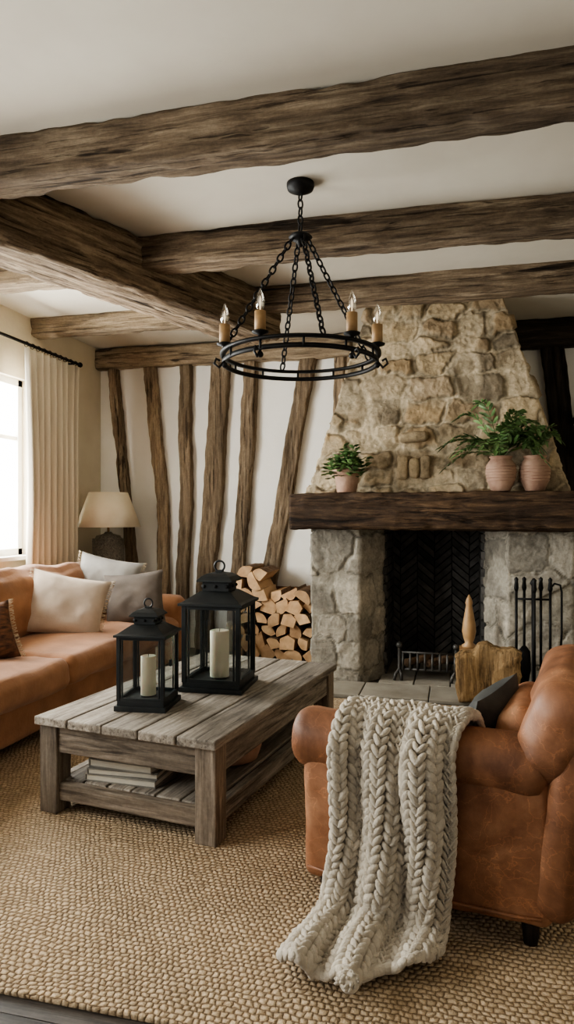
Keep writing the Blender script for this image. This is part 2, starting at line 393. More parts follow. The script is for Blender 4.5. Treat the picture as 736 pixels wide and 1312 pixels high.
for x,z,r,h,m in ((1.10,1.97,.05,.16,'pillow_grey'),(1.24,1.97,.04,.1,'black'),(1.38,1.97,.05,.18,'terracotta'),(1.12,2.27,.05,.12,'black'),(1.28,2.27,.05,.16,'ceramic')):
    b.lathe([(r*.7,0),(r,h*.3),(r,h*.7),(r*.5,h*.85),(r*.6,h)],M[m],(x,6.47,z),14)
b.build('wall_shelf')

# ------------------------------------------------------------ stone fireplace
def stone_sheet(bld,pb,pt,z0,z1,cs,tints,mortar,res=.011,hgt=.035,seed=1,cover=.05,slurry=.4,rgh=.018,cv=.5):
    rs=np.random.RandomState(seed)
    pb=[Vector((p[0],p[1],z0)) for p in pb]; pt=[Vector((p[0],p[1],z1)) for p in pt]
    cols=[];s0=0
    for i in range(len(pb)-1):
        L=(pb[i+1]-pb[i]).length; n=max(2,int(L/res))
        e=(pb[i+1]-pb[i]).normalized(); up=((pt[i]+pt[i+1])/2-(pb[i]+pb[i+1])/2).normalized()
        nor=e.cross(up).normalized()
        for k in range(n+(1 if i==len(pb)-2 else 0)):
            cols.append((i,k/n,s0,L,nor))
        s0+=L
    nz=int((z1-z0)/res)
    pos=[];nrm=[];uv=[]
    for (i,t,so,L,nor) in cols:
        for j in range(nz+1):
            v=j/nz; a=pb[i].lerp(pb[i+1],t); c=pt[i].lerp(pt[i+1],t); p=a.lerp(c,v)
            pos.append(p); nrm.append(nor)
            Lv=(pb[i+1]-pb[i]).length*(1-v)+(pt[i+1]-pt[i]).length*v
            uv.append((so+L/2+(t-.5)*Lv,p.z))
    uv=np.array(uv)
    wn=np.array([[N3(a*4,b_*4,seed)*.05+N3(a*13,b_*13,seed)*.024+N3(a*34,b_*34,seed)*.009,N3(a*4,b_*4,seed+9)*.05+N3(a*13,b_*13,seed+5)*.024+N3(a*34,b_*34,seed+4)*.009] for a,b_ in uv])
    uw=uv+wn
    sites=[];zz=z0-.1
    while zz<z1+.1:
        hh=cs[1]*(.6+.9*rs.rand()); x=-.2-rs.rand()*.2
        while x<s0+.3:
            ww=cs[0]*(.4+1.2*rs.rand()); sites.append((x+ww/2,zz+hh/2+(rs.rand()-.5)*hh*.45,ww/hh)); x+=ww
        zz+=hh
    st=np.array(sites); asp=np.clip(cs[0]/cs[1]*1.0,.8,2.2)
    dx=np.abs(uw[:,None,0]-st[None,:,0])/asp; dz=np.abs(uw[:,None,1]-st[None,:,1])
    D=(dx**3.4+dz**3.4)**(1/3.4); o=np.argsort(D,axis=1)[:,:2]; ar=np.arange(len(D))
    f1=D[ar,o[:,0]];f2=D[ar,o[:,1]]; e=f2-f1
    rh=rs.rand(len(st)); rt=rs.randint(0,len(tints),len(st)); rb=.84+.26*rs.rand(len(st)); cov=rs.rand(len(st))
    ef=np.clip((e-cover*.3)/(cover*.6),0,1); ef=ef*ef*(3-2*ef)
    vs=[];colr=[]
    for k in range(len(pos)):
        c=o[k,0]; x,z=uv[k]
        nn=N3(x*5,z*5,seed)*.6+N3(x*13,z*13,seed)*.55+N3(x*32,z*32,seed)*.35
        sl=min(1,max(0,(N3(x*3.5,z*3.5,seed+20)+ (cov[c]-1+slurry))*4+.5))
        hid=1-.7*sl
        d=ef[k]*hid*hgt*(.35+.9*rh[c])+nn*rgh
        vs.append(pos[k]+nrm[k]*d)
        t=tints[rt[c]]; f=ef[k]*(1-.6*sl); sh=rb[c]
        crev=1-cv*math.exp(-((e[k]-cover*.45)/(cover*.25))**2)*hid
        crev*=(1+.40*min(.5,nn))
        colr.append([ (mortar[q]*(1-f)+t[q]*sh*f)*crev for q in range(3)]+[1])
    nc=len(cols);fs=[]
    for i in range(nc-1):
        for j in range(nz): fs.append((i*(nz+1)+j,(i+1)*(nz+1)+j,(i+1)*(nz+1)+j+1,i*(nz+1)+j+1))
    bld.add(vs,fs,M['stone'],True); bld.cols+=colr
def build_stone(b,name):
    ob=b.build(name); a=ob.data.color_attributes.new('Col','FLOAT_COLOR','POINT')
    a.data.foreach_set('color',np.array(b.cols,dtype=np.float32).ravel()); return ob
warm=[S(190,170,140),S(170,152,126),S(204,184,154),S(162,142,116),S(186,166,140),S(154,140,120),S(180,156,124)]
grey=[S(156,150,140),S(178,171,160),S(146,140,130),S(190,182,169)]
mort=S(208,192,166); mortg=S(184,177,164)
b=MB(); b.cols=[]
stone_sheet(b,[(-1.26,6.7),(-1.26,5.62),(.90,5.62),(.90,6.7)],[(-.72,6.7),(-.72,5.84),(.36,5.84),(.36,6.7)],1.45,3.22,(.29,.165),warm,mort,seed=11,hgt=.032,cover=.045,slurry=.42,rgh=.017,cv=.5)
PL=[(-1.18,6.7),(-1.18,5.6),(-.78,5.6),(-.62,5.9),(-.62,6.62)]
PR=[(.24,6.62),(.24,5.9),(.40,5.6),(.88,5.6),(.88,6.7)]
stone_sheet(b,PL,PL,0,1.46,(.36,.28),grey,mortg,seed=5,hgt=.018,cover=.028,slurry=.3,rgh=.012)
stone_sheet(b,PR,PR,0,1.46,(.36,.28),grey,mortg,seed=8,hgt=.018,cover=.028,slurry=.3,rgh=.012)
for c,d,r in (((-.34,5.68,2.04),(.24,.12,.085),.038),((-.43,5.66,1.79),(.085,.12,.20),.03),((-.335,5.655,1.78),(.075,.12,.17),.03),((-.245,5.66,1.79),(.085,.12,.20),.03)):
    n0=len(b.v); b.rbox(c,d,r,M['stone'],wr=.012,wf=9,rot=Matrix.Rotation(R(random.uniform(-5,5)),3,'Y')); t=random.choice(warm[:3]); b.cols+=[[t[0],t[1],t[2],1]]*(len(b.v)-n0)
def sbox(c,d,mat):
    n0=len(b.v); b.box(c,d,mat); b.cols+=[[.02,.02,.02,1]]*(len(b.v)-n0)
sbox((-.19,6.15,1.42),(1.3,1.0,.08),M['sootd'])
sbox((-.19,6.66,.7),(1.3,.06,1.4),M['sootd'])
cw=.16
for ci in range(6):
    x0=-.68+ci*cw; sg=1 if ci%2 else -1
    for k in range(-3,20):
        z0=k*.075; A=z0; Bz=z0+sg*.13
        y0=6.59+random.random()*.01
        q=[(x0+.004,A),(x0+cw-.004,Bz),(x0+cw-.004,Bz+.062),(x0+.004,A+.062)]
        q=[(x,max(0.0,min(1.4,z))) for x,z in q]
        if q[3][1]-q[0][1]<.01: continue
        n0=len(b.v)
        b.add([(x,y0,z) for x,z in q]+[(x,y0+.04,z) for x,z in q],[(3,2,1,0),(0,1,5,4),(2,3,7,6),(1,2,6,5),(3,0,4,7)],M['soot'])
        b.cols+=[[.02,.02,.02,1]]*(len(b.v)-n0)
for sx in(-1,1):
    for k in range(19):
        for j in range(4):
            X=-.60 if sx<0 else .22
            n0=len(b.v); b.box((X,6.0+j*.17+(k%2)*.085-.02,.04+k*.073),(.03,.16,.062),M['soot']); b.cols+=[[.02,.02,.02,1]]*(len(b.v)-n0)
build_stone(b,'stone_fireplace')
b=MB()
xs=[-1.3,-.72,-.2,.42,1.05]
for i in range(4): b.box(((xs[i]+xs[i+1])/2,5.36,.015),(xs[i+1]-xs[i]-.008,.42,.03),M['hearth'])
for i in range(3): b.box((-.62+.14+i*.29,6.08,.015),(.28,1.0,.03),M['hearth'])
b.build('hearth_slab',bevel=.005)
rough('mantel_beam',[(0,0,0),(1.2,0,.0),(2.40,0,0)],.34,.30,M['mantel'],loc=(-1.32,5.53,1.43),amp=.03,seg=.02)

# plants
def leafquad(b,p,d,side,up,L,W,mat,fold=.25):
    d=d.normalized(); s=side.normalized()
    pts=[p,p+d*L*.35+s*W*.5+up*L*.03,p+d*L*.75+s*W*.38,p+d*L-up*L*.12,p+d*L*.75-s*W*.38,p+d*L*.35-s*W*.5+up*L*.03,p+d*L*.4-up*W*fold,p+d*L*.75-up*W*fold*.8]
    b.add(pts,[(0,1,6),(1,2,7,6),(2,3,7),(3,4,7),(4,5,6,7),(5,0,6)],mat,True)
def frond(b,base,az,L,rise,droop,nl,ll,lw,mat):
    h=Vector((math.cos(az),math.sin(az),0)); sd=Vector((-math.sin(az),math.cos(az),0)); pts=[]
    for i in range(nl+1):
        t=i/nl; pts.append(base+h*L*(t*.95)+Vector((0,0,rise*math.sin(t*math.pi*.6)-droop*t*t)))
    b.tube(pts,[.004*(1-.7*i/nl) for i in range(nl+1)],mat,5)
    for i in range(2,nl+1):
        t=i/nl; d=(pts[i]-pts[i-1]).normalized(); up=sd.cross(d)
        if up.z<0: up=-up
        sz=ll*(math.sin(math.pi*min(1,.15+t*.85))**.7*.8+.25)
        for sg in(-1,1):
            dr=(sd*sg+d*.75+Vector((0,0,random.uniform(-.25,.1)))).normalized()
            leafquad(b,pts[i],dr,d,up,sz,lw,mat)
    leafquad(b,pts[-1],(pts[-1]-pts[-2]),sd,Vector((0,0,1)),ll*.8,lw,mat)
def pot(b,r,h,n=28):
    b.lathe([(r*.55,0),(r*.62,.005),(r*.9,h*.3),(r,h*.55),(r*.95,h*.75),(r*.7,h*.9),(r*.66,h*.93),(r*.76,h*.97),(r*.76,h),(r*.62,h),(r*.6,h*.9)],M['terracotta'],n=n)
    b.lathe([(r*.62,h*.90),(r*.3,h*.92),(.001,h*.93)],M['soil'],n=n)
    for z in(.3,.38,.46,.54,.62,.7): 
        q=r*(np.interp(z,[.3,.55,.75],[.9,1.0,.95])+.01); b.tube([(q*math.cos(a),q*math.sin(a),h*z) for a in np.linspace(0,2*math.pi,28,endpoint=False)],.004,M['terracotta'],5,True)
zt=1.583
b=MB()
b.lathe([(.075,0),(.08,.005),(.1,.14),(.105,.15),(.115,.155),(.115,.19),(.1,.19),(.098,.17)],M['terracotta'])
b.lathe([(.1,.165),(.05,.172),(.001,.175)],M['soil'])
for i in range(44):
    a=random.uniform(0,6.28); l=random.uniform(.10,.21); e=random.uniform(.25,1.4)
    tip=Vector((math.cos(a)*math.cos(e)*l,math.sin(a)*math.cos(e)*l*.7-.02,.17+math.sin(e)*l))
    b.tube([(0,0,.16),tip*.5+Vector((0,0,.1)),tip],.003,M['leaf'],5)
    for k in range(5):
        q=a+random.uniform(-1.6,1.6)
        d=Vector((math.cos(q),math.sin(q)*.7,random.uniform(-.1,.7))); leafquad(b,tip-Vector((0,0,.02*k)),d,Vector((-math.sin(q),math.cos(q),0)),Vector((0,0,1)),.065,.045,M['leaf'])
b.build('potted_herb',(-.86,5.45,zt))
b=MB(); pot(b,.115,.27)
for i in range(17):
    az=i*2.4+random.uniform(-.3,.3)
    if math.sin(az)>.3: az=-az
    frond(b,Vector((0,0,.25)),az,random.uniform(.2,.46),random.uniform(.12,.32),random.uniform(.0,.2),10,.09,.032,M['leaf'])
for az,L,r_,d_ in ((3.3,.46,.2,.08),(3.25,.45,.26,.14),(3.7,.4,.14,.1),(3.4,.34,.36,.02),(3.9,.26,.42,.0),(-.4,.3,.3,.05),(-1.0,.25,.36,.04)):
    frond(b,Vector((0,0,.25)),az,L,r_,d_,11,.10,.036,M['leaf'])
b.build('potted_fern',(.335,5.48,zt))
b=MB(); pot(b,.115,.27)
for i in range(14):
    az=random.uniform(0,6.28)
    if math.sin(az)>.3: az=-az
    frond(b,Vector((0,0,.25)),az,random.uniform(.1,.24),random.uniform(.14,.28),random.uniform(.02,.1),8,.075,.03,M['leaf'])
b.build('potted_fern',(.585,5.5,zt))

# fire grate, andirons, tools, slab
b=MB(); bl=M['black']; pw=M['pewter']
for y in(5.72,6.05):
    b.tube([(-.44,y,.12),(.0,y,.12)],.012,pw); 
b.tube([(-.44,5.72,.26),(.0,5.72,.26)],.010,pw)
for k in range(8):
    x=-.43+k*.06; b.tube([(x,5.72,.26),(x,5.71,.12),(x,5.8,.1),(x,6.08,.11)],.010,pw)
for x in(-.46,.0):
    b.tube([(x-.04,5.68,.032),(x-.03,5.69,.08),(x,5.72,.12),(x,5.72,.30)],.014,pw); b.sph((x,5.72,.32),.028,pw)
    b.tube([(x+.02,5.68,.032),(x+.02,5.69,.08),(x,5.72,.12)],.013,pw); b.tube([(x,6.05,.032),(x,6.05,.12),(x,5.72,.12)],.011,pw)
for k in range(4):
    x=-.36+k*.09; b.tube([(x-.05,5.8+.05*(k%2),.155+.02*(k%2)),(x+.08,5.98,.16+.03*(k%2))],.032,M['bark'],10)
b.build('fire_grate')
b=MB()
b.lathe([(.05,.03),(.05,.05),(.022,.07),(.018,.26),(.055,.28),(.06,.31)],bl,n=16)
b.box((0,0,.325),(.15,.15,.035),M['finialwood']); 
b.lathe([(.055,.343),(.058,.36),(.03,.38),(.045,.42),(.055,.47),(.05,.53),(.035,.62),(.024,.68),(.03,.70),(.02,.73),(.004,.765)],M['finialwood'],n=20)
b.build('andiron_finial',(.10,5.62,0))
b=MB()
b.lathe([(.13,0),(.13,.015),(.03,.03),(.012,.05),(.013,.84),(.024,.86),(.014,.88),(.001,.9)],bl,n=20)
b.tube([(-.12,0,.74),(.12,0,.74)],.008,bl); b.tube([(0,-.08,.74),(0,.08,.74)],.008,bl)
for k,(x,y) in enumerate(((-.12,0),(.12,0),(0,-.08),(.06,.05),(-.06,.04))):
    b.tube([(x,y,.1),(x,y,.84)],.010,bl)
    b.lathe([(.012,.80),(.018,.82),(.012,.87),(.016,.89),(.002,.905)],bl,(x,y,0),10)
    if k==0: b.box((x,y,.14),(.09,.015,.12),bl)
    if k==1: b.lathe([(.02,.06),(.045,.08),(.04,.18),(.015,.2)],bl,(x,y,0),12)
    if k==2: b.tube([(x,y,.14),(x,y-.03,.1),(x+.03,y-.02,.09)],.008,bl)
    if k==3: b.tube([(x,y,.1),(x,y,.06)],.012,bl)
    if k==4: b.lathe([(.03,.1),(.05,.2),(.045,.34),(.015,.38)],bl,(x,y,0),12)
b.tube([(.12,0,.74),(.125,0,.83),(.15,0,.86),(.19,0,.85),(.2,0,.80),(.2,0,.5),(.19,0,.3)],.008,bl)
b.build('fireplace_tool_set',(.56,5.38,.03))
out=[(-.20,0),(-.225,.12),(-.22,.25),(-.23,.34),(-.17,.375),(-.11,.37),(-.06,.43),(.0,.445),(.05,.41),(.11,.40),(.17,.415),(.235,.39),(.225,.30),(.235,.22),(.20,.12),(.13,.05),(.10,0)]
o2=[]
for i in range(len(out)):
    a=Vector(out[i]); c=Vector(out[(i+1)%len(out)])
    for t in(0,.25,.5,.75):
        q=a.lerp(c,t); q+=Vector((N3(q.x*30,q.y*30,1),N3(q.x*30,q.y*30,7)))*.012
        if q.y<.02: q.y=max(0,q.y)
        o2.append(q)
b=MB(); n=len(o2); vs=[];fs=[]
cen=Vector((0,.2)); rings=[(1,0),(1.0,.045),(.94,.07),(.8,.085),(.55,.095),(.3,.10),(.1,.10)]
allr=[(s,-(d)) for s,d in rings[::-1]]+[(s,d) for s,d in rings[1:]]
for s_,d in allr:
    for q in o2:
        p=cen+(q-cen)*s_; wv=.016*N3(p.x*9,p.y*9,d*5)+.009*N3(p.x*30,p.y*8,d*5)
        vs.append((p.x,(d*.8+wv)+.04*math.cos(p.x*9)-.04,p.y))
for i in range(len(allr)-1):
    for k in range(n): fs.append((i*n+k,i*n+(k+1)%n,(i+1)*n+(k+1)%n,(i+1)*n+k))
fs.append(tuple(range(n))[::-1]); fs.append(tuple((len(allr)-1)*n+k for k in range(n)))
M['slabw']=wood('live_edge_wood',S(96,74,50),S(158,128,90),S(198,168,126),axis='Z',g=1.3,bd=.02,bs=1,crack=.6)
b.add(vs,fs,M['slabw'],True); b.build('live_edge_wood_slab',(.22,5.20,.03))

# firewood
b=MB()
def split_log(x,z,r,rot,kind):
    y0=6.10+random.uniform(0,.08); y1=6.57
    if kind==0: prof=[(0,-.62)]+[(math.cos(a)*1.05,math.sin(a)*1.05-.45) for a in np.linspace(R(28),R(152),8)]
    elif kind==1: prof=[(math.cos(a)*1.0,math.sin(a)*.95-.38) for a in np.linspace(0,math.pi,9)]
    else: prof=[(-.8,-.6),(.75,-.7),(.85,.3),(.2,.8),(-.7,.5)]
    n=len(prof); c,s_=math.cos(rot),math.sin(rot); ring=[]
    for(u,v) in prof:
        u*=1+random.uniform(-.1,.1); v*=1+random.uniform(-.1,.1)
        ring.append(((u*c-v*s_)*r,(u*s_+v*c)*r))
    vs=[(x+u,y0,z+v) for u,v in ring]+[(x+u,y1,z+v) for u,v in ring]
    rd=random.random()
    b.add(vs,[tuple(range(n))[::-1]],M['cut'],False,rnd=rd)
    fs=[(k,(k+1)%n,n+(k+1)%n,n+k) for k in range(n)]
    for k,f in enumerate(fs):
        bark=(kind==0 and 1<=k<n-1) or (kind==1 and k<n-1)
        b.add([vs[i] for i in f],[(0,1,2,3)],M['bark'] if bark else M['cut'],False,rnd=rd*.6)
row=0; z=.09
while z<.86:
    x=-2.0+(.07 if row%2 else 0)
    while x<-1.27:
        hmax=.82 if x<-1.8 else (.70 if x<-1.5 else .74)
        if z<hmax: split_log(x+random.uniform(-.012,.012),z+random.uniform(-.012,.012),.086+random.uniform(-.012,.014),random.uniform(0,6.28),random.choice([0,0,1,2]))
        x+=.138
    z+=.112; row+=1
for x,z,a in((-1.95,.86,.5),(-1.80,.84,.2)): split_log(x,z,.09,a,0)
b.box((-1.62,6.56,.36),(.72,.02,.66),M['bark'])
b.build('firewood_stack',bevel=.003)

# ------------------------------------------------------------ rug
b=MB(); b.box((0,0,.009),(4.05,3.36,.018),M['jute'])
b.build('jute_rug',(-1.58,3.40,0),bevel=.006)

# ------------------------------------------------------------ coffee table
TLOC=(-1.315,3.49,.018)
def TB():
    b=MB(); W,L=.96,1.60
    for i in range(5):
        w=W/5; b.box((-W/2+w*(i+.5),0,.43),(w-.007,L-random.uniform(0,.012),.04),M['tblY'])
    for sx in(-1,1):
        for sy in(-1,1): b.box((sx*.415,sy*.72,.205),(.10,.10,.41),M['tblZ'])
    for sy in(-1,1): b.box((0,sy*.74,.345),(.74,.035,.125),M['tblX']); b.box((0,sy*.73,.10),(.74,.045,.08),M['tblX'])
    for sx in(-1,1): b.box((sx*.435,0,.345),(.035,1.36,.125),M['tblY']); b.box((sx*.42,0,.10),(.045,1.36,.08),M['tblY'])
    for i in range(6): b.box((-.39+.13*(i+.5),0,.135),(.122,1.42,.022),M['tblY'])
    return b.build('coffee_table',TLOC,R(-8.5),bevel=.006)
TB()
TR=Matrix.Translation((TLOC[0],TLOC[1],0))@Matrix.Rotation(R(-8.5),4,'Z')
def tpos(x,y,z): p=TR@Vector((x,y,z)); return p
b=MB(); z=0
for w,d,h,a in((.36,.27,.032,.0),(.35,.26,.028,.06),(.33,.25,.036,-.05),(.29,.22,.03,.12)):
    b.box((0,0,z+h/2),(w*.97,d*.97,h*.8),M['page'],rot=a)
    b.box((0,0,z+h-.002),(w,d,.005),M['bookp'],rot=a); b.box((0,0,z+.002),(w,d,.005),M['bookp'],rot=a)
    E=Matrix.Rotation(a,3,'Z'); c=E@Vector((-w/2,0,0)); b.box((c.x,c.y,z+h/2),(.006,d,h),M['bookp'],rot=a)
    z+=h
b.build('book_stack',tpos(-.10,-.54,.165),R(-2))
b=MB(); b.lathe([(.08,0),(.12,.02),(.14,.08),(.135,.12),(.12,.12),(.12,.05),(.05,.02),(.001,.02)],M['terracotta'])
b.build('terracotta_bowl',tpos(.26,-.2,.165))

# lanterns
def lantern(w,h,loc,rz,ch,cr):
    b=MB(); m=M['lantern']; hw=w/2
    b.box((0,0,.012),(w*1.08,w*1.08,.024),m); b.box((0,0,.035),(w*.98,w*.98,.024),m)
    bh=h*.60; p=w*.075; z0=.047
    for sx in(-1,1):
        for sy in(-1,1): b.box((sx*(hw-p/2),sy*(hw-p/2),z0+bh/2),(p,p,bh),m)
    for sgn in(-1,1):
        for zz in(z0+p*.4,z0+bh-p*.4):
            b.box((0,sgn*(hw-p/2),zz),(w-p*2,p*.8,p*.8),m); b.box((sgn*(hw-p/2),0,zz),(p*.8,w-p*2,p*.8),m)
        b.box((0,sgn*(hw-p/2),z0+bh/2),(w-2*p,.003,bh-p),M['glass']); b.box((sgn*(hw-p/2),0,z0+bh/2),(.003,w-2*p,bh-p),M['glass'])
        for o in(-1,1):
            b.box((o*(hw-p*1.5),sgn*(hw-p/2),z0+bh/2),(p*.35,p*.5,bh-p),m); b.box((sgn*(hw-p/2),o*(hw-p*1.5),z0+bh/2),(p*.5,p*.35,bh-p),m)
    zt_=z0+bh; q=math.sqrt(2); r4=math.pi/4
    b.lathe([(hw*1.1*q,0),(hw*1.1*q,h*.02),(hw*.98*q,h*.03),(hw*.55*q,h*.10),(hw*.5*q,h*.105)],m,(0,0,zt_),4,smooth=False,rot0=r4)
    zc=zt_+h*.105
    b.lathe([(hw*.46*q,0),(hw*.46*q,h*.075)],m,(0,0,zc),4,smooth=False,rot0=r4)
    for k in range(4):
        a=k*math.pi/2
        for o in(-.2,0,.2): 
            c=Vector((math.cos(a)*hw*.465-math.sin(a)*o*w,math.sin(a)*hw*.465+math.cos(a)*o*w,zc+h*.037)); b.sph(c,w*.03,M['sootd'],nu=8,nv=6)
    b.lathe([(hw*.62*q,0),(hw*.62*q,h*.012),(hw*.5*q,h*.04),(hw*.35*q,h*.06),(hw*.12*q,h*.072),(hw*.12*q,h*.085),(.002,h*.09)],m,(0,0,zc+h*.075),4,smooth=False,rot0=r4)
    zr=zc+h*.075+h*.085; rr=h*.042
    b.tube([(rr*math.cos(a),0,zr+rr*.8+rr*math.sin(a)) for a in np.linspace(0,2*math.pi,18,endpoint=False)],w*.018,m,6,True)
    b.lathe([(cr*1.1,0),(cr*1.15,.006)],m,(0,0,.047),20)
    b.lathe([(cr,0),(cr,ch-.004),(cr*.95,ch),(cr*.7,ch-.004),(.003,ch-.008)],M['candle'],(0,0,.053),24)
    b.tube([(0,0,.05+ch-.01),(0.001,0,.05+ch+.012)],.0018,M['sootd'],5)
    b.box((hw,-w*.05,z0+bh*.55),(.012,.02,.03),m)
    return b.build('candle_lantern',loc,rz,bevel=.0015)
lantern(.235,.505,(-1.465,3.065,.469),R(6),.19,.037)
lantern(.32,.675,(-1.255,3.51,.469),R(2),.25,.052)

# ------------------------------------------------------------ sofa
def pillow(b,w,h,t,mat,T,fringe=None,n=22):
    vs=[];fs=[]
    sd=random.random()*30
    for sgn in(1,-1):
        for i in range(n+1):
            for j in range(n+1):
                u=-1+2*i/n; v=-1+2*j/n
                x=w/2*u*(1-.08*(1-abs(v)**2)*abs(u)); z=h/2*v*(1-.08*(1-abs(u)**2)*abs(v))
                th=t/2*((1-u**4)*(1-v**4))**.55*(1-.15*(u*u+v*v)) + (.020*N3(u*2.2+sd,v*2.2,sgn)+.008*N3(u*6+sd,v*6,sgn))*(1-u**2)*(1-v**2)
                vs.append((x,sgn*th,z))
    o=(n+1)**2
    for k in(0,1):
        for i in range(n):
            for j in range(n):
                q=[k*o+i*(n+1)+j,k*o+(i+1)*(n+1)+j,k*o+(i+1)*(n+1)+j+1,k*o+i*(n+1)+j+1]
                fs.append(q if k else q[::-1])
    b.add(vs,fs,mat,True,T)
    if fringe:
        for i in range(46):
            for sx in(-1,1):
                v=-1+2*i/45; z=h/2*v; x=sx*w/2*(1-.08*(1-v*v))
                b.tube([(x,0,z),(x+sx*.014,random.uniform(-.006,.006),z+random.uniform(-.006,.006)),(x+sx*.028,random.uniform(-.01,.01),z+random.uniform(-.01,.01))],.003,fringe,4,T=T)
def Rt(loc,rz,tilt=0,roll=0):
    return Matrix.Translation(loc)@Matrix.Rotation(rz,4,'Z')@Matrix.Rotation(tilt,4,'X')@Matrix.Rotation(roll,4,'Y')
b=MB(); su=M['suede']
b.rbox((-2.98,3.86,.19),(1.04,3.72,.26),.04,su,wr=.006)
b.rbox((-3.40,3.86,.48),(.26,3.9,.80),.09,su,wr=.012)
b.rbox((-2.93,5.73,.35),(1.12,.25,.60),.10,su,puff=(0,.01,.01),wr=.014)
b.rbox((-2.93,1.98,.35),(1.12,.25,.60),.10,su,wr=.012)
for y0,y1 in((2.11,3.855),(3.865,5.60)):
    b.rbox((-2.80,(y0+y1)/2,.385),(.88,y1-y0,.19),.065,su,puff=(.01,.0,.035),wr=.016,m=16)
    b.rbox((-3.19,(y0+y1)/2,.70),(.24,y1-y0-.02,.52),.10,su,puff=(.05,0,.03),wr=.028,m=16,rot=Matrix.Rotation(R(-9),3,'Y'))
for y in(2.05,3.86,5.7):
    for x in(-3.4,-2.48): b.lathe([(.022,0),(.03,.07)],M['darkpost'],(x,y,0),10)
b.build('sofa',(0,0,.019))
def pil(name,w,h,t,mat,T,fr=None):
    b=MB(); pillow(b,w,h,t,mat,Matrix.Identity(4),fr); ob=b.build(name); ob.matrix_world=T
pil('throw_pillow',.58,.48,.19,M['pillow_cream'],Rt((-2.84,4.54,.72),R(30),R(-18),R(12)),M['fringe'])
pil('throw_pillow',.50,.46,.17,M['pillow_grey'],Rt((-2.62,5.22,.70),R(16),R(-20),R(-6)))
pil('throw_pillow',.54,.50,.15,M['pillow_pale'],Rt((-2.92,5.28,.80),R(22),R(-18),R(12)),M['fringe'])
pil('throw_pillow',.42,.38,.16,M['pillow_kilim'],Rt((-2.90,3.66,.64),R(35),R(-22),R(-12)),M['fringe'])

# side table + lamp
b=MB()
b.lathe([(.26,0),(.26,.03)],M['tblX'],(0,0,.80),28,smooth=False)
for k in range(4):
    a=k*math.pi/2+.78; b.tube([(math.cos(a)*.2,math.sin(a)*.2,0),(math.cos(a)*.17,math.sin(a)*.17,.80)],.018,M['darkpost'])
b.lathe([(.17,0),(.17,.02)],M['tblX'],(0,0,.3),24,smooth=False)
b.build('side_table',(-3.46,6.27,0))
b=MB()
b.lathe([(.12,0),(.135,.01),(.15,.06),(.155,.2),(.15,.30),(.12,.36),(.05,.38),(.03,.40)],M['ceramic'],n=30)
b.lathe([(.012,.4),(.012,.5)],M['brass'],n=10)
for k in range(20):
    b.tube([(.153*math.cos(a)*1.0,.153*math.sin(a),.03+.30*t) for t,a in [(i/10,2*math.pi*k/20+i*.16) for i in range(11)]],.006,M['ceramic'],5)
    b.tube([(.153*math.cos(a)*1.0,.153*math.sin(a),.03+.30*t) for t,a in [(i/10,2*math.pi*k/20-i*.16) for i in range(11)]],.006,M['ceramic'],5)
n=40;vs=[]
prof=[(.325,.45),(.195,.80),(.190,.80),(.320,.45)]
for r,z in prof:
    for k in range(n): a=2*math.pi*k/n; vs.append((r*math.cos(a),r*math.sin(a),z))
fs=[(i*n+k,i*n+(k+1)%n,((i+1)%4)*n+(k+1)%n,((i+1)%4)*n+k) for i in range(4) for k in range(n)]
b.add(vs,fs,M['shade'],True)
b.build('table_lamp',(-3.44,6.27,.83))

# curtain + rod
b=MB(); ny=140; nz=20; vs=[]; 
for i in range(ny+1):
    t=i/ny
    for j in range(nz+1):
        s_=j/nz; z=2.84-(2.84-.04)*s_
        gather=1-.10*math.sin(s_*3)
        yc=5.53; y=yc+(t-.5)*.84*gather+.01*N3(t*4,s_*3,0)
        A=.034+.014*s_+.012*N3(t*5,s_*2,4)
        x=-3.60+A*math.sin(t*2*math.pi*8.5+.7*N3(t*3,s_*1.5,1)*2)+.02*N3(t*2,s_*2,7)
        vs.append((x,y,z))
fs=[(i*(nz+1)+j,(i+1)*(nz+1)+j,(i+1)*(nz+1)+j+1,i*(nz+1)+j+1) for i in range(ny) for j in range(nz)]
b.add(vs,fs,M['curtain'],True)
ob=b.build('curtain'); sm=ob.modifiers.new('s','SOLIDIFY'); sm.thickness=.004
b=MB(); b.tube([(-3.6,2.9,2.88),(-3.6,5.98,2.88)],.014,M['darkmetal'],10); b.sph((-3.6,6.0,2.88),.026,M['darkmetal'])
for y in(3.1,5.94): b.tube([(-3.6,y,2.88),(-3.77,y,2.88)],.009,M['darkmetal'])
for k in range(10):
    y=5.14+k*.086
    b.tube([(-3.6+.022*math.cos(a),y,2.875+.022*math.sin(a)) for a in np.linspace(0,6.28,12,endpoint=False)],.003,M['darkmetal'],5,True)
b.build('curtain_rod')

